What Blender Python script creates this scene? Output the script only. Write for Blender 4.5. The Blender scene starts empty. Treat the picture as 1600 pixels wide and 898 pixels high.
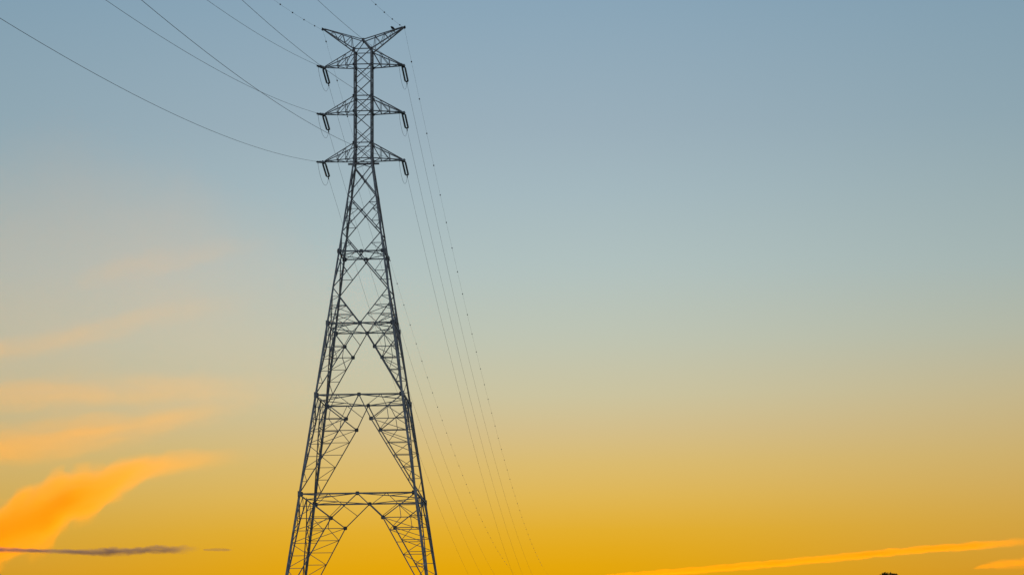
import bpy, bmesh, math, random
from mathutils import Vector, Matrix
random.seed(7)
R = math.radians
sc = bpy.context.scene
COL = sc.collection

# ------------------------------------------------------------------ camera
EYE = 1.6
FPX, PITCH, ROLL = 4056.85, R(10.0065), R(0.5825)        # focal length in 1600-px units
cam = bpy.data.cameras.new('camera')
cam.sensor_width = 36.0
cam.lens = FPX / 1600.0 * 36.0
cam.clip_start, cam.clip_end = 0.5, 400000.0
cam_o = bpy.data.objects.new('camera', cam)
COL.objects.link(cam_o)
cam_o.matrix_world = Matrix.Translation((0, 0, EYE)) @ Matrix.Rotation(R(90) + PITCH, 4, 'X') @ Matrix.Rotation(-ROLL, 4, 'Z')
sc.camera = cam_o
CM = cam_o.matrix_world.to_3x3()


def ray(px, py):
    """direction of a photo pixel (1600 x 898)"""
    return (CM @ Vector((px - 800.0, -(py - 449.0), -FPX))).normalized()


def at_y(px, py, Y):
    d = ray(px, py)
    return Vector((0, 0, EYE)) + d * (Y / d.y)


# ------------------------------------------------------------------ sky and sun
SUN_EL, SUN_AZ = -0.4, 1.5                                 # degrees; azimuth from +Y towards +X
SKY_GAIN = 1.0


def lin(c):
    return tuple((v / 255 / 12.92) if v <= 10 else ((v / 255 + 0.055) / 1.055) ** 2.4 for v in c)


world = bpy.data.worlds.new('World')
sc.world = world
world.use_nodes = True
nt = world.node_tree
N, LK = nt.nodes, nt.links
bg = N['Background']


def wmath(op, a, b=None, c=None, clamp=False):
    n = N.new('ShaderNodeMath')
    n.operation = op
    n.use_clamp = clamp
    for i, v in enumerate((a, b, c)):
        if v is None:
            continue
        if hasattr(v, 'links'):
            LK.new(v, n.inputs[i])
        else:
            n.inputs[i].default_value = v
    return n.outputs[0]


tc = N.new('ShaderNodeTexCoord')
nrm = N.new('ShaderNodeVectorMath'); nrm.operation = 'NORMALIZE'
LK.new(tc.outputs['Generated'], nrm.inputs[0])
sep = N.new('ShaderNodeSeparateXYZ'); LK.new(nrm.outputs[0], sep.inputs[0])
el = wmath('MULTIPLY', wmath('ARCSINE', sep.outputs[2]), 180 / math.pi)
az = wmath('MULTIPLY', wmath('ARCTAN2', sep.outputs[0], sep.outputs[1]), 180 / math.pi)
elf = wmath('DIVIDE', wmath('ADD', el, 5.0), 95.0, clamp=True)


def sky_ramp(stops):
    n = N.new('ShaderNodeValToRGB')
    cr = n.color_ramp
    cr.interpolation = 'LINEAR'
    for i, (e, c) in enumerate(stops):
        p = (e + 5.0) / 95.0
        s = cr.elements[i] if i < 2 else cr.elements.new(p)
        s.position = p
        s.color = lin(c) + (1,)
    LK.new(elf, n.inputs[0])
    return n.outputs[0]


glow = sky_ramp([(-5, (140, 85, 30)), (0, (205, 115, 5)), (2, (222, 142, 2)), (3.5, (227, 163, 2)), (4.1, (227, 168, 16)),
                 (4.75, (226, 175, 48)), (5.45, (223, 183, 86)), (6.15, (218, 187, 112)), (6.85, (211, 190, 138)),
                 (7.6, (203, 195, 159)), (8.9, (190, 196, 179)), (10.4, (177, 193, 191)), (12.1, (164, 184, 191)),
                 (13.5, (154, 175, 187)), (16.3, (137, 165, 184)), (25, (108, 138, 164)), (90, (60, 85, 120))])
side = sky_ramp([(-5, (120, 85, 50)), (0, (178, 112, 48)), (2, (190, 128, 55)), (3.5, (208, 148, 40)), (4.8, (208, 164, 72)),
                 (6.1, (203, 174, 108)), (7.4, (195, 180, 138)), (8.8, (178, 182, 164)), (10.3, (163, 179, 177)),
                 (13.5, (141, 165, 176)), (16.3, (128, 157, 175)), (25, (104, 134, 160)), (90, (60, 85, 120))])
anti = sky_ramp([(-5, (80, 80, 85)), (0, (118, 112, 122)), (8, (126, 126, 138)), (16, (116, 132, 150)), (30, (100, 125, 152)),
                 (90, (60, 85, 120))])


def wmix(f, a, b):
    n = N.new('ShaderNodeMix'); n.data_type = 'RGBA'
    LK.new(f, n.inputs[0]); LK.new(a, n.inputs[6]); LK.new(b, n.inputs[7])
    return n.outputs[2]


def smooth(v, lo, hi):
    n = N.new('ShaderNodeMapRange'); n.interpolation_type = 'SMOOTHSTEP'
    LK.new(v, n.inputs[0]); n.inputs[1].default_value = lo; n.inputs[2].default_value = hi
    return n.outputs[0]


daz = wmath('ABSOLUTE', wmath('SUBTRACT', az, -0.8))
sky1 = wmix(smooth(daz, 1.5, 15.0), glow, side)
sky2 = wmix(smooth(daz, 25.0, 150.0), sky1, anti)
nish = N.new('ShaderNodeTexSky'); nish.sky_type = 'NISHITA'; nish.sun_disc = False
nish.sun_elevation = R(SUN_EL); nish.sun_rotation = R(SUN_AZ)
nadd = N.new('ShaderNodeMix'); nadd.data_type = 'RGBA'; nadd.blend_type = 'ADD'
nadd.inputs[0].default_value = 0.0015
LK.new(sky2, nadd.inputs[6]); LK.new(nish.outputs[0], nadd.inputs[7])
LK.new(nadd.outputs[2], bg.inputs[0])
bg.inputs[1].default_value = SKY_GAIN

sun = bpy.data.lights.new('sun', 'SUN')
sun.energy, sun.angle, sun.color = 4.0, R(0.5), (1.0, 0.27, 0.0)
sun_o = bpy.data.objects.new('sun', sun); COL.objects.link(sun_o)
sd = Vector((math.sin(R(SUN_AZ)) * math.cos(R(SUN_EL)), math.cos(R(SUN_AZ)) * math.cos(R(SUN_EL)), math.sin(R(SUN_EL))))
sun_o.rotation_euler = sd.to_track_quat('Z', 'Y').to_euler()
sun_o.location = (0, 0, 150)

vs = sc.view_settings
vs.view_transform = 'Standard'; vs.look = 'None'; vs.exposure = 0.0; vs.gamma = 1.0
sc.render.filter_size = 1.9
sc.cycles.use_denoising = True
sc.cycles.denoiser = 'OPENIMAGEDENOISE'
sc.cycles.denoising_input_passes = 'RGB_ALBEDO_NORMAL'
sc.cycles.max_bounces = 4
sc.cycles.volume_bounces = 0
sc.cycles.transparent_max_bounces = 16
sc.cycles.volume_max_steps = 256

# ------------------------------------------------------------------ helpers


def material(name, base, rough=0.6, metal=0.0, var=0.25, scale=3.0, bump=0.0):
    m = bpy.data.materials.new(name); m.use_nodes = True
    t = m.node_tree; b = t.nodes['Principled BSDF']
    b.inputs['Roughness'].default_value = rough; b.inputs['Metallic'].default_value = metal
    ns = t.nodes.new('ShaderNodeTexNoise'); ns.inputs['Scale'].default_value = scale; ns.inputs['Detail'].default_value = 5
    tcn = t.nodes.new('ShaderNodeTexCoord'); t.links.new(tcn.outputs['Object'], ns.inputs['Vector'])
    rp = t.nodes.new('ShaderNodeValToRGB')
    rp.color_ramp.elements[0].position = 0.3; rp.color_ramp.elements[1].position = 0.7
    rp.color_ramp.elements[0].color = tuple(v * (1 - var) for v in base) + (1,)
    rp.color_ramp.elements[1].color = tuple(min(1, v * (1 + var)) for v in base) + (1,)
    t.links.new(ns.outputs[0], rp.inputs[0]); t.links.new(rp.outputs[0], b.inputs['Base Color'])
    if bump:
        bp = t.nodes.new('ShaderNodeBump'); bp.inputs['Strength'].default_value = bump
        t.links.new(ns.outputs[0], bp.inputs['Height']); t.links.new(bp.outputs[0], b.inputs['Normal'])
    return m


STEEL = material('weathered_galvanised_steel', (0.44, 0.41, 0.37), 0.8, 0.0, 0.5, 1.6)
PLATE = material('plate_steel', (0.14, 0.135, 0.13), 0.8, 0.0, 0.3, 4.0)
GLASSY = material('insulator_glaze', (0.42, 0.43, 0.41), 0.5, 0.0, 0.2, 6.0)
WIRE = material('stranded_aluminium', (0.28, 0.28, 0.28), 0.75, 0.0, 0.2, 2.0)
MARK = material('marker_plastic', (0.35, 0.34, 0.33), 0.6, 0.0, 0.2, 8.0)
FEATHER = material('dark_feathers', (0.02, 0.02, 0.022), 0.7, 0.0, 0.4, 20.0)
BARK = material('bark', (0.09, 0.065, 0.045), 0.9, 0.0, 0.4, 6.0, 0.6)
LEAF = material('leaf', (0.05, 0.07, 0.025), 0.7, 0.0, 0.4, 1.2)
GRASS = material('field_grass', (0.06, 0.075, 0.03), 0.95, 0.0, 0.5, 0.15, 0.3)
CONC = material('footing_concrete', (0.3, 0.29, 0.27), 0.9, 0.0, 0.2, 2.0, 0.2)


def link(name, me, mat=None, parent=None, loc=None):
    o = bpy.data.objects.new(name, me)
    COL.objects.link(o)
    if mat and me and not me.materials:
        me.materials.append(mat)
    if parent:
        o.parent = parent
    if loc is not None:
        o.location = loc
    return o


def tag(o, label, cat, group=None, kind=None):
    if label: o['label'] = label
    if cat: o['category'] = cat
    if group: o['group'] = group
    if kind: o['kind'] = kind
    return o


def pymesh(name, v, f, smooth=False):
    me = bpy.data.meshes.new(name)
    me.from_pydata([tuple(p) for p in v], [], f)
    me.update()
    if smooth:
        for p in me.polygons: p.use_smooth = True
    return me


def frame(a, b, up=Vector((0, 0, 1))):
    z = (b - a).normalized()
    if abs(z.dot(up)) > 0.98:
        up = Vector((0, 1, 0))
    x = up.cross(z).normalized()
    y = z.cross(x)
    return x, y, z


def tube_mesh(name, pts, rad, n=6, cap=True):
    """swept tube through points; rad a number or list"""
    v, f = [], []
    for i, p in enumerate(pts):
        a = pts[max(0, i - 1)]; b = pts[min(len(pts) - 1, i + 1)]
        x, y, _ = frame(Vector(a), Vector(b))
        r = rad[i] if isinstance(rad, (list, tuple)) else rad
        for k in range(n):
            t = 2 * math.pi * k / n
            v.append(Vector(p) + x * r * math.cos(t) + y * r * math.sin(t))
    for i in range(len(pts) - 1):
        for k in range(n):
            f.append((i * n + k, i * n + (k + 1) % n, (i + 1) * n + (k + 1) % n, (i + 1) * n + k))
    if cap:
        f.append(tuple(range(n - 1, -1, -1))); f.append(tuple((len(pts) - 1) * n + k for k in range(n)))
    return pymesh(name, v, f, True)


def lathe_mesh(name, prof, n=10):
    """profile [(radius, z)] turned round z"""
    v, f = [], []
    for r, z in prof:
        for k in range(n):
            t = 2 * math.pi * k / n
            v.append((r * math.cos(t), r * math.sin(t), z))
    for i in range(len(prof) - 1):
        for k in range(n):
            f.append((i * n + k, i * n + (k + 1) % n, (i + 1) * n + (k + 1) % n, (i + 1) * n + k))
    f.append(tuple(range(n - 1, -1, -1))); f.append(tuple((len(prof) - 1) * n + k for k in range(n)))
    return pymesh(name, v, f, True)


def box_verts(x0, x1, y0, y1, z0, z1):
    v = [(x, y, z) for z in (z0, z1) for y in (y0, y1) for x in (x0, x1)]
    f = [(0, 2, 3, 1), (4, 5, 7, 6), (0, 1, 5, 4), (2, 6, 7, 3), (0, 4, 6, 2), (1, 3, 7, 5)]
    return v, f


def merge(parts):
    V, F = [], []
    for v, f in parts:
        o = len(V); V += list(v); F += [tuple(i + o for i in q) for q in f]
    return V, F


ANG = {}


def angle_mesh(w):
    """steel angle of leg width w, unit length along z, centred near its middle"""
    if w not in ANG:
        t = max(0.012, w * 0.13); c = w * 0.5
        prof = [(-c, -c), (c, -c), (c, -c + t), (-c + t, -c + t), (-c + t, c), (-c, c)]
        v = [(x, y, z) for z in (0, 1) for x, y in prof]
        f = [(i, (i + 1) % 6, 6 + (i + 1) % 6, 6 + i) for i in range(6)]
        f += [(5, 4, 3, 2, 1, 0), (6, 7, 8, 9, 10, 11)]
        me = pymesh('angle_%d' % int(w * 1000), v, f)
        me.materials.append(STEEL)
        ANG[w] = me
    return ANG[w]


def bar(name, a, b, w, parent, roll=0.0, ext=0.0):
    a, b = Vector(a), Vector(b)
    if ext:
        d = (b - a).normalized() * ext; a = a - d; b = b + d
    x, y, z = frame(a, b)
    M = Matrix((x, y, z)).transposed() @ Matrix.Rotation(roll, 3, 'Z')
    o = link(name, angle_mesh(w), None, parent, a)
    o.rotation_euler = M.to_euler()
    o.scale = (1, 1, (b - a).length)
    return o


# ------------------------------------------------------------------ ground (below the picture)
def make_ground():
    rings = [0, 20, 60, 150, 400, 1200, 4000, 15000, 60000, 250000]
    n = 48; v = [(0, 0, 0)]; f = []
    for r in rings[1:]:
        for k in range(n):
            t = 2 * math.pi * k / n; v.append((r * math.cos(t), r * math.sin(t), 0))
    for k in range(n): f.append((0, 1 + k, 1 + (k + 1) % n))
    for i in range(len(rings) - 2):
        for k in range(n):
            a = 1 + i * n
            f.append((a + k, a + n + k, a + n + (k + 1) % n, a + (k + 1) % n))
    tag(link('ground', pymesh('ground', v, f), GRASS), None, None, kind='structure')


make_ground()

# ------------------------------------------------------------------ the tower
TX, TY, PSI = -18.325, 315.872, R(-2.8464)
TAPER = 0.13948
Zw = 72.06 + EYE


def hw(z):
    return 1.1 + max(0.0, Zw - z) * TAPER


Zc = 86.07 + EYE                                   # top of the cage
ARM = [(84.07 + EYE, 86.07 + EYE), (78.07 + EYE, 80.04 + EYE), (72.06 + EYE, 74.04 + EYE)]
L3, L2, L1, L0 = 60.0 + EYE, 50.87 + EYE, 41.93 + EYE, 29.84 + EYE
LM = 16.5 + EYE
TIP, PEAK_X, PEAK_Z, APEX = 5.0, 5.05, 89.0 + EYE, 87.4 + EYE

tower = bpy.data.objects.new('transmission_tower', None); COL.objects.link(tower)
tower.location = (TX, TY, 0); tower.rotation_euler = (0, 0, PSI)
tag(tower, 'tall grey steel lattice transmission tower with three pairs of crossarms and a winged top', 'pylon')
TW = Matrix.Translation((TX, TY, 0)) @ Matrix.Rotation(PSI, 4, 'Z')

FACES = [0, 90, 180, 270]


def fp(face, u, z, out=None):
    """point on a face: u across (-1..1 of the half width, or metres when out is given), height z"""
    h = hw(z)
    p = Vector((u * h, -h, z))
    return Matrix.Rotation(R(FACES[face]), 3, 'Z') @ p


def fpm(face, x, z):
    return Matrix.Rotation(R(FACES[face]), 3, 'Z') @ Vector((x, -hw(z), z))


PLATES = {}


def plate(a, size, face, name='gusset_plate', parent=tower, dx=0.0):
    """gusset plate lying in a face at point a"""
    key = (round(size, 2))
    if key not in PLATES:
        s = size / 2
        pts = [(-s, -s * .7), (-s * .6, -s), (s * .6, -s), (s, -s * .7), (s, s * .7), (s * .6, s), (-s * .6, s), (-s, s * .7)]
        v = [(x, y, z) for y in (-0.012, 0.012) for x, z in pts]
        f = [(i, (i + 1) % 8, 8 + (i + 1) % 8, 8 + i) for i in range(8)] + [tuple(range(7, -1, -1)), tuple(range(8, 16))]
        me = pymesh('gusset', v, f); me.materials.append(PLATE)
        PLATES[key] = me
    o = link(name, PLATES[key], None, parent, a)
    o.rotation_euler = (0, 0, R(FACES[face]))
    return o


# legs: heavy angles, tapering section by section
def leg_mesh(sx, sy):
    zs = [(-0.2, 0.36), (LM, 0.36), (LM, 0.33), (L0, 0.33), (L0, 0.31), (L1, 0.31), (L1, 0.28), (L2, 0.28), (L2, 0.25), (L3, 0.25),
          (L3, 0.23), (Zw, 0.23), (Zw, 0.22), (Zc + 0.1, 0.22)]
    parts = []
    for i in range(0, len(zs), 2):
        (z0, w), (z1, _) = zs[i], zs[i + 1]
        w *= 0.9
        t = w * 0.14
        ring = []
        for z in (z0, z1):
            h = hw(z); x, y = sx * h, sy * h
            prof = [(0, 0), (-w, 0), (-w, -t), (-t, -t), (-t, -w), (0, -w)]
            ring += [(x + sx * (a + w * .25), y + sy * (b + w * .25), z) for a, b in prof]
        f = [(i2, (i2 + 1) % 6, 6 + (i2 + 1) % 6, 6 + i2) for i2 in range(6)] + [(5, 4, 3, 2, 1, 0), (6, 7, 8, 9, 10, 11)]
        parts.append((ring, f))
        # splice cover at the joint
        h = hw(z1) ; x, y = sx * h, sy * h
        if z1 < Zc:
            v, ff = box_verts(-0.5 * w, 0.5 * w, -0.5 * w, 0.5 * w, -0.35, 0.35)
            parts.append(([(x + a, y + b, z1 + c) for a, b, c in v], ff))
    v, f = merge(parts)
    return pymesh('leg', v, f)


for sx in (-1, 1):
    for sy in (-1, 1):
        link('leg', leg_mesh(sx, sy), STEEL, tower)
        h = hw(0)
        fv, ff = box_verts(-0.7, 0.7, -0.7, 0.7, -0.6, 0.5)
        fm = pymesh('footing', fv, ff)
        link('footing', fm, CONC, tower, (sx * h, sy * h, 0))

BEAM, DIAG, RED = 0.15, 0.12, 0.072

for fa in range(4):
    # horizontal beams with their centre plates
    for z, w in ((L3, BEAM), (L2, BEAM), (L1, BEAM + 0.02), (L0, BEAM + 0.03), (LM, BEAM + 0.03)):
        bar('horizontal_beam', fp(fa, -1, z), fp(fa, 1, z), w, tower)
        plate(fp(fa, 0, z), 0.42, fa)
        for u in (-1, 1):
            plate(fp(fa, u * 0.97, z), 0.55, fa)
    # crossed panels above the highest beam, and the diamond below it
    nodes = [71.2 + EYE, 67.3 + EYE, 62.5 + EYE, 55.4 + EYE]
    for z1, z0 in zip(nodes, nodes[1:]):
        for u in (-1, 1):
            bar('diagonal_brace', fp(fa, u, z1), fp(fa, -u, z0), DIAG if z1 < 65 else 0.12, tower)
        h1, h0 = hw(z1), hw(z0)
        zc = z1 - (z1 - z0) * h1 / (h1 + h0)
        plate(fp(fa, 0, zc), 0.3, fa)
        # short stays from the crossed braces back to the legs
        for u in (-1, 1):
            for (za, zb) in ((z1, zc), (z0, zc)):
                zm = (za + zb) / 2
                xm = u * (hw(za) + 0) / 2
                if z1 > 70 + EYE: continue
                bar('stay_bar', fpm(fa, xm, zm), fp(fa, u, zm), RED, tower)
                bar('stay_bar', fpm(fa, xm, zm), fp(fa, u, zm + (zb - za) * 0.42), RED, tower)
    # lower half of the diamond: legs to the centre of beam L2
    for u in (-1, 1):
        a, b = fp(fa, u, nodes[3]), fp(fa, 0, L2)
        bar('diagonal_brace', a, b, DIAG, tower)
        for k, t in enumerate((0.25, 0.5, 0.75)):
            m = a.lerp(b, t)
            zz = m.z
            bar('stay_bar', m, fp(fa, u, zz), RED, tower)
            pz = a.lerp(b, t - 0.25).z
            if t == 0.75:
                bar('stay_bar', m, fpm(fa, u * hw(L2) * 0.52, L2), RED, tower)
                bar('stay_bar', fp(fa, u, zz), fpm(fa, u * hw(L2) * 0.52, L2), RED, tower)
            bar('stay_bar', m, fp(fa, u, (zz + a.lerp(b, min(1, t + .25)).z) / 2 if t < .75 else pz), RED, tower)
    # cranked K panels
    for zt, zb, dz, xk in ((L2, L1, 3.0, 1.82), (L1, L0, 3.0, 1.5), (L0, LM, 2.95, 3.1), (LM, 1.0, 3.6, 4.6)):
        plate(fp(fa, 0, zt), 0.45, fa)
        for u in (-1, 1):
            Cn, J = fp(fa, 0, zt), fp(fa, u, zt)
            Nd = fpm(fa, u * xk, zt - dz)
            F = fp(fa, u, zb)
            bar('diagonal_brace', Cn, Nd, DIAG, tower)
            bar('diagonal_brace', J, Nd, DIAG, tower)
            bar('diagonal_brace', Nd, F, DIAG + 0.01, tower)
            bar('stay_bar', Nd, fp(fa, u, zt - dz), RED + 0.02, tower)
            plate(Nd, 0.46, fa)
            # fan in the triangle centre - joint - crank
            m1 = fpm(fa, u * hw(zt) * 0.5, zt)
            bar('stay_bar', m1, Cn.lerp(Nd, 0.5), RED, tower)
            bar('stay_bar', m1, J.lerp(Nd, 0.5), RED, tower)
            bar('stay_bar', J.lerp(Nd, 0.5), fp(fa, u, zt - dz * 0.5), RED, tower)
            bar('stay_bar', J.lerp(Nd, 0.5), fp(fa, u, zt - dz), RED, tower)
            bar('stay_bar', J.lerp(Nd, 0.5), Nd.lerp(fp(fa, u, zt - dz), 0.5), RED, tower)
            if zt < L0 - 1: continue
            # ladder of rungs between the long diagonal and the leg
            n = max(3, int(round((zt - dz - zb) / 1.5)))
            prev = None
            for k in range(1, n):
                q = Nd.lerp(F, k / n)
                e = fp(fa, u, q.z)
                bar('rung_bar', q, e, RED, tower)
                if k == 1:
                    bar('rung_bar', Nd, e, RED, tower)
                else:
                    bar('rung_bar', prev[k % 2], (e, q)[k % 2], RED, tower)
                prev = (q, e) if True else None
                if k == 1: bar('rung_bar', Nd.lerp(fp(fa, u, zt - dz), .5), q, RED, tower)

# plan bracing in the beam levels
for z in (L3, L2, L1, L0, LM):
    for k in range(4):
        bar('plan_brace', fp(k, 0, z), fp((k + 1) % 4, 0, z), 0.1, tower)
    if z < L3:
        for k in range(4):
            a = fp(k, 0, z).lerp(fp((k + 1) % 4, 0, z), .5)
            bar('plan_brace', a, fp(k, 1, z), 0.08, tower)

# cage lacing
cz = [Zw - 0.86, 72.06 + EYE, 74.04 + EYE, 76.05 + EYE, 78.07 + EYE, 80.04 + EYE, 82.05 + EYE, 84.07 + EYE, 86.07 + EYE]
for fa in range(4):
    for i, (a, b) in enumerate(zip(cz, cz[1:])):
        bar('cage_lacing', fp(fa, -1, a), fp(fa, 1, b), 0.1, tower)
        if fa % 2 == 1 or i < 2 or i % 2 == 0:
            bar('cage_lacing', fp(fa, 1, a), fp(fa, -1, b), 0.06, tower)
    for z in cz[1:]:
        if abs(z - 76.05 - EYE) < .1 or abs(z - 82.05 - EYE) < .1: continue
        bar('cage_beam', fp(fa, -1, z), fp(fa, 1, z), 0.11, tower)
        for u in (-1, 1):
            plate(fp(fa, u, z) + Vector((0, 0, 0.02)), 0.36, fa)
# short beam sticking out on both sides at the waist
bar('outrigger_beam', (-1.95, 0.05, 71.55 + EYE), (1.95, 0.05, 71.55 + EYE), 0.2, tower)

# crossarms
TIPS = {}
for i, (zb, zt) in enumerate(ARM):
    for s in (-1, 1):
        zt_tip = zb - 0.02 - 0.06 * i
        parts = [box_verts(-0.32, 0.22, -0.28, 0.28, -0.05, 0.05), box_verts(-0.25, 0.2, -0.02, 0.02, -0.3, -0.051),
                 box_verts(0.0, 0.18, -0.34, -0.281, -0.16, 0.1), box_verts(0.0, 0.18, 0.281, 0.34, -0.16, 0.1)]
        v, f = merge(parts)
        arm = link('crossarm', pymesh('crossarm_tip', v, f), PLATE, tower, (s * TIP, 0, zt_tip))
        if s < 0: arm.rotation_euler = (0, 0, math.pi)
        arm_inv = (Matrix.Translation((s * TIP, 0, zt_tip)) @ (Matrix.Rotation(math.pi, 4, 'Z') if s < 0 else Matrix.Identity(4))).inverted()
        q = lambda x, y, z: arm_inv @ Vector((x, y, z))
        TIPS[(s, i)] = TW @ Vector((s * TIP, 0, zt_tip))
        for sy in (-1, 1):
            B0, T0 = Vector((s * 1.1, sy * 1.1, zb)), Vector((s * 1.1, sy * 1.1, zt))
            B1, T1 = Vector((s * TIP, sy * 0.2, zt_tip + .02)), Vector((s * (TIP - .15), sy * 0.2, zt_tip + 0.08))
            bar('chord', q(*B0), q(*B1), 0.12, arm)
            bar('chord', q(*T0), q(*T1), 0.12, arm)
            for k, (tb, tt) in enumerate(((0.28, 0.28), (0.56, 0.56))):
                bar('brace', q(*B0.lerp(B1, tb)), q(*T0.lerp(T1, tt)), 0.07, arm)
                bar('brace', q(*B0.lerp(B1, tb + 0.0)), q(*T0.lerp(T1, tt - 0.28)), 0.07, arm)
        b0, b1 = Vector((s * 1.1, 1.1, zb)), Vector((s * TIP, .2, zt_tip))
        c0, c1 = Vector((s * 1.1, -1.1, zb)), Vector((s * TIP, -.2, zt_tip))
        for k in range(3):
            bar('brace', q(*b0.lerp(b1, .28 * k)), q(*c0.lerp(c1, .28 * (k + 1))), 0.07, arm)
            bar('brace', q(*b0.lerp(b1, .28 * (k + 1))), q(*c0.lerp(c1, .28 * (k + 1))), 0.06, arm)

# winged top carrying the earth wires
for sy in (-1, 1):
    ap = Vector((0, sy * 0.55, APEX))
    for s in (-1, 1):
        bar('apex_brace', ap, (s * 1.1, sy * 1.1, Zc), 0.15 if s > 0 else 0.11, tower)
    plate(ap, 0.34, 0)
bar('apex_brace', (0, -0.55, APEX), (0, 0.55, APEX), 0.12, tower)
for s in (-1, 1):
    v, f = merge([box_verts(-0.3, 0.25, -0.16, 0.16, -0.06, 0.06), box_verts(-0.05, 0.2, -0.03, 0.03, -0.25, -0.061)])
    pk = link('earth_wire_peak', pymesh('peak_tip', v, f), PLATE, tower, (s * PEAK_X, 0, PEAK_Z))
    rot = Matrix.Rotation(math.pi if s < 0 else 0, 4, 'Z') @ Matrix.Rotation(R(-30), 4, 'Y')
    pk.rotation_euler = rot.to_euler()
    inv = (Matrix.Translation((s * PEAK_X, 0, PEAK_Z)) @ rot).inverted()
    for sy in (-1, 1):
        U0, U1 = Vector((0, sy * 0.55, APEX)), Vector((s * (PEAK_X - .1), sy * 0.1, PEAK_Z + .03))
        D0, D1 = Vector((s * 1.1, sy * 1.1, Zc)), Vector((s * PEAK_X, sy * 0.1, PEAK_Z - .05))
        bar('chord', inv @ U0, inv @ U1, 0.11, pk)
        bar('chord', inv @ D0, inv @ D1, 0.14, pk)
        for k, t in enumerate((0.22, 0.45, 0.68)):
            bar('brace', inv @ U0.lerp(U1, t + .08), inv @ D0.lerp(D1, t - .15), 0.065, pk)
            bar('brace', inv @ U0.lerp(U1, t + .08), inv @ D0.lerp(D1, t + .08), 0.065, pk)
    for t in (0.3, 0.53, 0.76):
        a0 = Vector((0, .55, APEX)).lerp(Vector((s * PEAK_X, .1, PEAK_Z)), t)
        a1 = Vector((0, -.55, APEX)).lerp(Vector((s * PEAK_X, -.1, PEAK_Z)), t)
        bar('brace', inv @ a0, inv @ a1, 0.09, pk)

# ------------------------------------------------------------------ wires, insulators, jumpers
AZN, SN, CN = R(183.05), -0.2113, 0.000272
AZF, SF, CF = R(2.727), -0.1788, 0.0001986
EN = (R(182.6), -0.2165, 0.000300)
EF = (R(2.602), -0.15477, 0.00016943)
TNEAR, TFAR = 5.6, 4.8


def on_wire(o, azm, s, c, t):
    return o + Vector((t * math.sin(azm), t * math.cos(azm), s * t + c * t * t))


def wire(name, o, azm, s, c, t0, t1, rad, label, cat, group, step=6.0):
    n = int((t1 - t0) / step) + 2
    p0 = on_wire(o, azm, s, c, t0)
    pts = [on_wire(o, azm, s, c, t0 + (t1 - t0) * i / (n - 1)) - p0 for i in range(n)]
    return tag(link(name, tube_mesh(name, pts, rad), WIRE, None, p0), label, cat, group)


SIDE = {-1: 'birdless side', 1: "perched bird's side"}
LEVEL = ['top', 'middle', 'lowest']

# insulator pair: two strings of discs between two yoke plates
NDISC = 17


def string_mesh(length):
    pr = [(0.02, 0.0)]
    for k in range(NDISC):
        z = 0.12 + (length - 0.24) * k / NDISC
        p = (length - 0.24) / NDISC
        pr += [(0.035, z), (0.06, z + p * .15), (0.12, z + p * .35), (0.125, z + p * .5), (0.05, z + p * .62), (0.035, z + p * .95)]
    pr += [(0.02, length)]
    return lathe_mesh('insulator_string', pr, 10)


STR = {}


def insulator(s, i, near):
    azm, sl, c, L = (AZN, SN, CN, TNEAR) if near else (AZF, SF, CF, TFAR)
    o = TIPS[(s, i)] + Vector((0, 0, -0.08))
    d = (on_wire(o, azm, sl, c, L) - o)
    x, y, z = frame(Vector((0, 0, 0)), d)
    root = link('tension_insulator', None, None, None, o)
    root.rotation_euler = Matrix((x, y, z)).transposed().to_euler()
    Ls = d.length
    key = round(Ls, 2)
    if key not in STR:
        STR[key] = string_mesh(Ls - 0.9)
        STR[key].materials.append(GLASSY)
    for k in (-1, 1):
        link('insulator_string', STR[key], None, root, (k * 0.175, 0, 0.5))
    if 'yoke' not in STR:
        v = [(x_ * w_, y_, z_) for y_ in (-.015, .015) for x_, w_, z_ in ((-1, .07, 0), (1, .07, 0), (1, .27, .28), (1, .27, .42), (-1, .27, .42), (-1, .27, .28))]
        f = [(i_, (i_ + 1) % 6, 6 + (i_ + 1) % 6, 6 + i_) for i_ in range(6)] + [(5, 4, 3, 2, 1, 0), (6, 7, 8, 9, 10, 11)]
        STR['yoke'] = pymesh('yoke_plate', v, f); STR['yoke'].materials.append(PLATE)
        v, f = merge([box_verts(-.05, .05, -.05, .05, -.1, .62), box_verts(-.03, .03, -.3, -.051, .05, .16)])
        STR['clamp'] = pymesh('dead_end_clamp', v, f); STR['clamp'].materials.append(PLATE)
    link('yoke_plate', STR['yoke'], None, root, (0, 0, 0.1))
    y2 = link('yoke_plate', STR['yoke'], None, root, (0, 0, Ls - 0.02)); y2.rotation_euler = (0, math.pi, 0)
    link('dead_end_clamp', STR['clamp'], None, root, (0, 0, Ls - 0.1))
    tag(root, 'paired insulator strings, %s crossarm, %s, %s' % (LEVEL[i], SIDE[s], 'holding the overhead near span' if near else 'holding the span to the horizon'),
        'insulator', 'insulator pairs at the crossarm tips')
    return o, on_wire(o, azm, sl, c, L)


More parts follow.
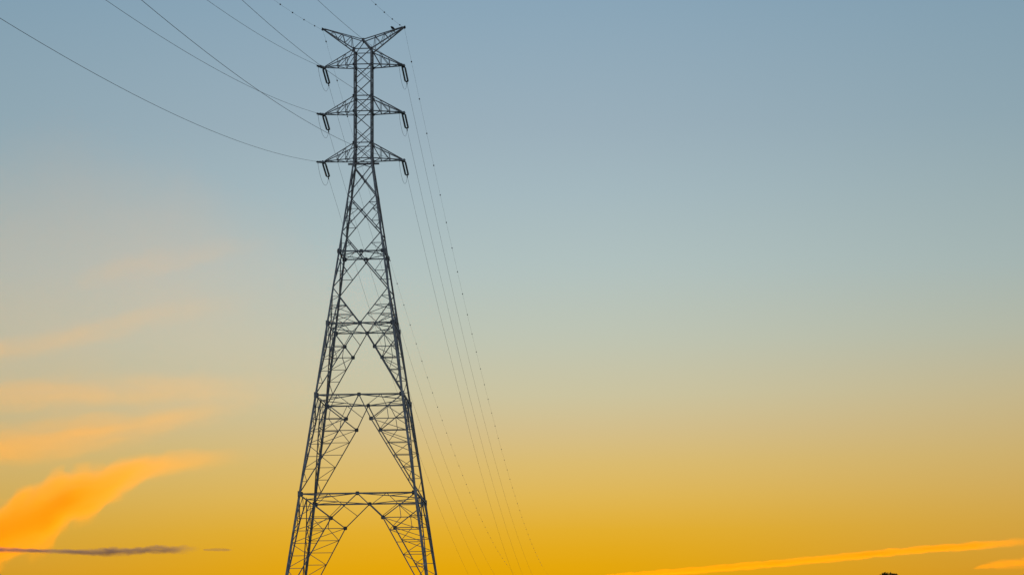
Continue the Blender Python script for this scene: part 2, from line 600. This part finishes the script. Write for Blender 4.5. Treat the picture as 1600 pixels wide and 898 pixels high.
for i in range(3):
    for s in (-1, 1):
        o, en = insulator(s, i, True)
        _, ef = insulator(s, i, False)
        wire('power_line', o, AZN, SN, CN, TNEAR, 776, 0.017,
             'bare conductor of the overhead near span from the %s crossarm, %s' % (LEVEL[i], SIDE[s]), 'power line', 'conductors of the near span')
        wire('power_line', o, AZF, SF, CF, TFAR, 560, 0.014,
             'bare conductor running off to the horizon from the %s crossarm, %s' % (LEVEL[i], SIDE[s]), 'power line', 'conductors of the far span')
        # jumper loop under the arm
        n = 22
        en2, ef2 = en + Vector((0, 0, -.2)), ef + Vector((0, 0, -.2))
        low = o.z - 2.75
        pts = []
        for k in range(n + 1):
            t = k / n
            p = en2.lerp(ef2, t)
            zmid = 4 * t * (1 - t)
            p.z = p.z * (1 - zmid ** 0.75) + low * zmid ** 0.75
            pts.append(p - en2)
        tag(link('jumper_loop', tube_mesh('jumper_loop', pts, 0.017), WIRE, None, en2),
            'jumper cable looping below the %s crossarm tip, %s' % (LEVEL[i], SIDE[s]), 'cable', 'jumper loops below the crossarms')

# earth wires with evenly spaced markers
mark_me = lathe_mesh('marker', [(0.03, -0.16), (0.075, -0.13), (0.085, -0.06), (0.092, 0), (0.085, 0.06), (0.075, 0.13), (0.03, 0.16)], 10)
mark_me.materials.append(MARK)


def earth(s, par, t1, m0, dm, label, group):
    o = TW @ Vector((s * (PEAK_X + .1), 0, PEAK_Z - 0.15))
    w = wire('earth_wire', o, par[0], par[1], par[2], 0.0, t1, 0.009, label, 'wire', group)
    t = m0
    while t < min(t1, 470):
        p = on_wire(o, par[0], par[1], par[2], t); p2 = on_wire(o, par[0], par[1], par[2], t + .5)
        m = link('marker', mark_me, None, w, p - o)
        m.rotation_euler = (p2 - p).to_track_quat('Z', 'Y').to_euler()
        t += dm


earth(-1, EN, 776, 8.5, 10.3, 'thin marker-dotted earth wire of the near span, peak without the bird', 'earth wires with markers')
earth(1, EN, 776, 6.6, 10.0, 'thin marker-dotted earth wire of the near span, peak with the bird', 'earth wires with markers')
earth(-1, EF, 560, 3.4, 12.42, 'thin marker-dotted earth wire running to the horizon, peak without the bird', 'earth wires with markers')
earth(1, EF, 560, 10.3, 12.38, 'thin marker-dotted earth wire running to the horizon, peak with the bird', 'earth wires with markers')


# ------------------------------------------------------------------ bird on the winged top
def make_bird():
    t = 0.74
    foot = Vector((0, -.55, APEX)).lerp(Vector((PEAK_X - .1, -.1, PEAK_Z + .03)), t) + Vector((0, 0, 0.06))
    prof = [((0.24, 0.0, 0.10), 0.02), ((0.18, 0, 0.13), 0.075), ((0.10, 0, 0.17), 0.13), ((0.02, 0, 0.21), 0.16), ((-0.05, 0, 0.25), 0.155),
            ((-0.10, 0, 0.29), 0.12), ((-0.135, 0, 0.325), 0.095), ((-0.165, 0, 0.355), 0.088), ((-0.195, 0, 0.38), 0.065), ((-0.215, 0, 0.395), 0.02)]
    body = tube_mesh('bird', [Vector(p) for p, r in prof], [r for p, r in prof], 12)
    b = link('bird', body, FEATHER, None, TW @ foot)
    b.rotation_euler = (0, 0, PSI + R(25))
    b.scale = (1.0, 1.1, 1.0)
    link('beak', tube_mesh('beak', [Vector((-0.22, 0, .365)), Vector((-.26, 0, .352)), Vector((-.3, 0, .332))], [0.025, 0.018, 0.004], 6), FEATHER, b)
    link('tail', tube_mesh('tail', [Vector((0.18, 0, .13)), Vector((.26, 0, .08)), Vector((.33, 0, .03))], [0.045, 0.05, 0.045], 6), FEATHER, b)
    for k in (-1, 1):
        link('leg', tube_mesh('bird_leg', [Vector((0, k * .045, .14)), Vector((-.01, k * .05, .06)), Vector((0, k * .05, -.02))], [0.03, .012, .014], 6), FEATHER, b)
        wv, wf = [], []
        sec = [((-.1, .3), .02), ((0.0, .24), .05), ((.1, .18), .045), ((.27, .1), .01)]
        wm = tube_mesh('wing', [Vector((x, k * .14, z)) for (x, z), r in sec], [r for _, r in sec], 8)
        link('wing', wm, FEATHER, b)
    tag(b, 'small dark bird perched on one wing of the tower top', 'bird')


make_bird()


# ------------------------------------------------------------------ tree whose top just enters the picture
def make_tree():
    top = at_y(1387, 893.5, 150.0)
    H = top.z
    base = Vector((top.x, top.y, 0))
    root = link('tree', None, None, None, base)
    rnd = random.Random(3)
    pts = [Vector((0, 0, -.2))]
    for k in range(1, 9):
        pts.append(Vector((rnd.uniform(-.12, .12) * k ** .5, rnd.uniform(-.12, .12) * k ** .5, H * 0.92 * k / 8)))
    trunk = link('trunk', tube_mesh('trunk', pts, [0.24, .22, .2, .17, .14, .11, .08, .05, .02], 8), BARK, root)
    clumps = []
    for k in range(34):
        z = H * rnd.uniform(0.34, 0.93)
        a = rnd.uniform(0, 2 * math.pi)
        rr = 2.6 * math.sin(math.pi * min(1, (1.02 - z / H) / .75)) ** .8 * rnd.uniform(.45, 1)
        e = Vector((rr * math.cos(a), rr * math.sin(a), z))
        s0 = Vector((0, 0, max(H * .22, z - rr * .9)))
        m = s0.lerp(e, .5) + Vector((0, 0, -.1))
        link('limb', tube_mesh('limb', [s0, m, e], [.06, .04, .015], 5), BARK, trunk)
        clumps.append((e, rnd.uniform(.5, .85)))
    clumps += [(Vector((-.22, 0, H - .3)), .3), (Vector((-.2, 0, H - .3)), .28), (Vector((0.05, 0.1, H - .33)), .3), (Vector((.08, -.1, H - .33)), .3), (Vector((.34, -.1, H - .36)), .3), (Vector((.3, .1, H - .36)), .3), (Vector((0.9, .2, H - .75)), .5),
               (Vector((-.5, .2, H - 1.1)), .6), (Vector((.3, 0, H - 1.1)), .8)]
    v, f = [], []
    for c, r in clumps:
        for _ in range(int(260 * r * r + 170)):
            d = Vector((rnd.gauss(0, 1), rnd.gauss(0, 1), rnd.gauss(0, .8)))
            p = c + d.normalized() * r * rnd.random() ** .5
            if p.z > H: continue
            nx = Vector((rnd.gauss(0, 1), rnd.gauss(0, 1), rnd.gauss(0, 1))).normalized()
            ny = nx.cross(Vector((rnd.gauss(0, 1), rnd.gauss(0, 1), rnd.gauss(0, 1)))).normalized()
            L = rnd.uniform(.06, .12)
            o = len(v)
            v += [p - nx * L, p - ny * L * .4, p + nx * L, p + ny * L * .4]
            f.append((o, o + 1, o + 2, o + 3))
    link('crown', pymesh('crown', v, f), LEAF, root)
    tag(root, 'dark leafy treetop just rising above the lower edge under the orange streak', 'tree')


make_tree()

# ------------------------------------------------------------------ clouds: real volumes far away, lit by the low sun, most with sunset orange in their colour


def cloud(D, upper, lower, depth, density, label, color=(1, 0.85, 0.06), aniso=0.6, absorb=None, nscale=(3, 9), cut=0.35, soft=1.0, cat='cloud', group=None, seed=0.0, steps=0.25, fade=6.0, warp=0.5, sunset_tint=1.5, fpow=1.6):  # default colour is tinted with the orange of the sunset light
    """upper and lower outline as (x, y) photo points; both become curves over x on a plane D metres away, with real depth"""
    xs0, xs1 = upper[0][0], upper[-1][0]
    cpt = at_y((xs0 + xs1) / 2, sum(p[1] for p in upper + lower) / (len(upper) + len(lower)), D)
    U = [at_y(x, y, D) - cpt for x, y in upper]; Lw = [at_y(x, y, D) - cpt for x, y in lower]
    X0, X1 = min(U[0].x, Lw[0].x), max(U[-1].x, Lw[-1].x)
    Zmin = min(p.z for p in Lw) - 1; Zmax = max(p.z for p in U) + 1

    def interp(P, x):
        if x <= P[0].x: return P[0].z
        for a, b in zip(P, P[1:]):
            if x <= b.x: return a.z + (b.z - a.z) * (x - a.x) / max(1e-6, b.x - a.x)
        return P[-1].z
    n, m = 40, 14
    v, f = [], []
    for i in range(n + 1):
        x = X0 + (X1 - X0) * i / n
        zu, zl = interp(U, x), interp(Lw, x)
        zc, h = (zu + zl) / 2, max((zu - zl) / 2, 2.0)
        dd = depth * min(1.0, 0.25 + h / ((Zmax - Zmin) * .35))
        for k in range(m):
            t = 2 * math.pi * k / m
            v.append((x, depth * math.cos(t) * 1.0, zc + h * math.sin(t)))
    for i in range(n):
        for k in range(m):
            f.append((i * m + k, i * m + (k + 1) % m, (i + 1) * m + (k + 1) % m, (i + 1) * m + k))
    f.append(tuple(range(m - 1, -1, -1))); f.append(tuple(n * m + k for k in range(m)))
    me = pymesh('cloud', v, f)
    bmx = bmesh.new(); bmx.from_mesh(me); bmesh.ops.recalc_face_normals(bmx, faces=bmx.faces); bmx.to_mesh(me); bmx.free()
    mat = bpy.data.materials.new('cloud_vapour'); mat.use_nodes = True
    t = mat.node_tree; t.nodes.remove(t.nodes['Principled BSDF'])
    nn = t.nodes.new; lk = t.links.new

    def mth(op, *a, clamp=False):
        q = nn('ShaderNodeMath'); q.operation = op; q.use_clamp = clamp
        for i_, val in enumerate(a):
            if hasattr(val, 'links'): lk(val, q.inputs[i_])
            else: q.inputs[i_].default_value = val
        return q.outputs[0]
    tcn = nn('ShaderNodeTexCoord')
    sp = nn('ShaderNodeSeparateXYZ'); lk(tcn.outputs['Object'], sp.inputs[0])
    xf = mth('DIVIDE', mth('SUBTRACT', sp.outputs[0], X0), X1 - X0, clamp=True)

    def curve(P):
        c = nn('ShaderNodeFloatCurve'); cv = c.mapping.curves[0]
        pts = [((p.x - X0) / (X1 - X0), (p.z - Zmin) / (Zmax - Zmin)) for p in P]
        cv.points[0].location = (max(0, pts[0][0]), pts[0][1]); cv.points[1].location = (min(1, pts[-1][0]), pts[-1][1])
        for q in pts[1:-1]: cv.points.new(*q)
        for q in cv.points: q.handle_type = 'VECTOR'
        c.mapping.update()
        lk(xf, c.inputs['Value'])
        return mth('ADD', mth('MULTIPLY', c.outputs[0], Zmax - Zmin), Zmin)
    zu, zl = curve(U), curve(Lw)
    h = mth('MAXIMUM', mth('MULTIPLY', mth('SUBTRACT', zu, zl), 0.5), 3.0)
    zc = mth('MULTIPLY', mth('ADD', zu, zl), 0.5)
    W = X1 - X0
    zrel = mth('SUBTRACT', sp.outputs[2], zc)
    cb = nn('ShaderNodeCombineXYZ')
    lk(mth('ADD', mth('MULTIPLY', sp.outputs[0], nscale[0] / W), seed), cb.inputs[0])
    lk(mth('ADD', mth('MULTIPLY', sp.outputs[1], 1.2 / depth), seed * 1.7), cb.inputs[1])
    lk(mth('ADD', mth('MULTIPLY', zrel, nscale[1] / (Zmax - Zmin)), seed * .6), cb.inputs[2])
    ns = nn('ShaderNodeTexNoise'); ns.inputs['Scale'].default_value = 1.0; ns.inputs['Detail'].default_value = 6.0; ns.inputs['Roughness'].default_value = .6
    ns.inputs['Distortion'].default_value = .6
    lk(cb.outputs[0], ns.inputs['Vector'])
    sc2 = nn('ShaderNodeVectorMath'); sc2.operation = 'MULTIPLY_ADD'
    lk(cb.outputs[0], sc2.inputs[0]); sc2.inputs[1].default_value = (2.4, 1.3, 0.9); sc2.inputs[2].default_value = (31, 7, 4)
    ns2 = nn('ShaderNodeTexNoise'); ns2.inputs['Scale'].default_value = 1.0; ns2.inputs['Detail'].default_value = 3.0
    lk(sc2.outputs[0], ns2.inputs['Vector'])
    rz0 = mth('DIVIDE', mth('SUBTRACT', sp.outputs[2], zc), h)
    rz = mth('MULTIPLY', rz0, mth('ADD', 1.0, mth('MULTIPLY', mth('MAXIMUM', mth('SUBTRACT', ns2.outputs[0], 0.42), 0.0), warp * 6.0)))
    ry = mth('DIVIDE', sp.outputs[1], depth)
    r2 = mth('ADD', mth('MULTIPLY', rz, rz), mth('MULTIPLY', ry, ry))
    fall = mth('POWER', mth('SUBTRACT', 1.0, r2, clamp=True), soft)
    ends = mth('POWER', mth('MULTIPLY', mth('SUBTRACT', 1.0, xf), fade, clamp=True), fpow)
    nz = mth('MULTIPLY', mth('SUBTRACT', ns.outputs[0], cut), 1.0 / (1 - cut) * 1.6, clamp=True)
    dens = mth('MULTIPLY', mth('MULTIPLY', mth('MULTIPLY', fall, nz), ends), density / depth)
    pv = nn('ShaderNodeVolumePrincipled')
    pv.inputs['Color'].default_value = tuple(color) + (1,)
    pv.inputs['Anisotropy'].default_value = aniso
    if absorb: pv.inputs['Absorption Color'].default_value = tuple(absorb) + (1,)
    lk(dens, pv.inputs['Density'])
    out = pv.outputs[0]
    if sunset_tint:                                             # extra blue absorption puts the sunset orange into the cloud's own colour
        va = nn('ShaderNodeVolumeAbsorption'); va.inputs['Color'].default_value = (1, 0.92, 0.1, 1)
        lk(mth('MULTIPLY', dens, sunset_tint), va.inputs['Density'])
        ad = nn('ShaderNodeAddShader'); lk(out, ad.inputs[0]); lk(va.outputs[0], ad.inputs[1]); out = ad.outputs[0]
    lk(out, t.nodes['Material Output'].inputs['Volume'])
    o = link('cloud', me, mat, None, cpt)
    try:
        mat.cycles.volume_step_rate = steps
    except Exception:
        pass
    tag(o, label, cat, group)
    return o


cloud(40000, [(-60, 850), (0, 776), (30, 750), (60, 734), (100, 723), (150, 717), (200, 709), (270, 700), (420, 694)],
      [(-60, 906), (0, 900), (40, 886), (75, 868), (95, 845), (115, 830), (155, 814), (185, 785), (215, 762), (270, 744), (420, 720)],
      700, 1.35, 'bright orange curved cloud sweeping up beside the thin dark streak', cut=.18, soft=1.0, nscale=(5, 6), fade=1.5, warp=.5, fpow=2.2)
cloud(36000, [(900, 901), (1000, 891), (1200, 874), (1400, 854), (1500, 846), (1640, 834)],
      [(900, 908), (1000, 903), (1200, 888), (1400, 869), (1500, 861), (1640, 851)],
      300, 0.95, 'long thin bright orange cloud streak slanting above the treetop', cut=.12, soft=.9, nscale=(14, 5), seed=3, warp=.5)
cloud(36000, [(1525, 884), (1560, 871), (1600, 867), (1640, 864)], [(1525, 888), (1560, 891), (1600, 889), (1640, 887)],
      300, 0.4, 'small soft orange cloud patch below the long orange streak', cut=.25, nscale=(4, 4), seed=5)
cloud(30000, [(-40, 850), (60, 856), (130, 856), (160, 852), (205, 853), (225, 852), (240, 849), (270, 850), (290, 848), (316, 852)],
      [(-40, 864), (60, 864), (130, 868), (160, 871), (205, 869), (225, 866), (240, 866), (270, 867), (290, 866), (316, 861)],
      150, 3.2, 'thin dark grey cloud streak in front of the bright orange cloud', color=(.32, .36, .75), aniso=-.2, absorb=(.3, .3, .4), sunset_tint=0, cut=.3, nscale=(11, 3), seed=8.3, warp=.6)
cloud(30000, [(318, 857), (340, 854), (364, 857)], [(318, 860), (340, 862), (364, 860)],
      100, 0.9, 'tiny dark cloud wisp trailing off the dark streak', color=(.3, .34, .6), aniso=-.2, absorb=(.3, .3, .4), sunset_tint=0, cut=.25, nscale=(4, 2), seed=2)
# faint veils
cloud(42000, [(-80, 640), (60, 640), (150, 632), (250, 622), (360, 612), (500, 606)], [(-80, 745), (60, 740), (150, 722), (250, 692), (360, 660), (500, 632)],
      900, 0.28, 'broad faint orange cloud veil directly above the bright orange cloud', cut=.3, nscale=(4, 7), seed=11, soft=1.4, fade=1.6)
cloud(38000, [(-80, 540), (80, 508), (200, 478), (300, 458), (440, 440)], [(-80, 590), (80, 560), (200, 530), (300, 506), (440, 480)],
      700, 0.1, 'pale peach cloud band rising towards the tower, highest long band', cut=.3, nscale=(5, 5), seed=14, soft=1.4, fade=2.0)
cloud(40000, [(-80, 590), (100, 568), (250, 570), (400, 575), (560, 590)], [(-80, 665), (100, 655), (250, 645), (400, 638), (560, 620)],
      800, 0.15, 'pale yellow cloud band between the peach band and orange veil', cut=.3, nscale=(5, 6), seed=17, soft=1.4, fade=2.0)
cloud(38000, [(120, 430), (200, 385), (280, 370), (350, 362), (480, 355)], [(120, 455), (200, 450), (280, 435), (350, 412), (480, 395)],
      600, 0.05, 'small faint pinkish cloud smudge above the peach band', cut=.3, nscale=(5, 4), seed=20, soft=1.4, fade=2.0)
cloud(60000, [(-160, 180), (100, 150), (300, 200), (500, 330), (720, 470)], [(-160, 700), (100, 700), (300, 690), (500, 660), (720, 600)],
      4000, 0.05, 'very faint warm haze sheet spread behind all the cloud bands', cut=.1, nscale=(3, 3), seed=23, soft=1.2, fade=2.2, warp=.2)
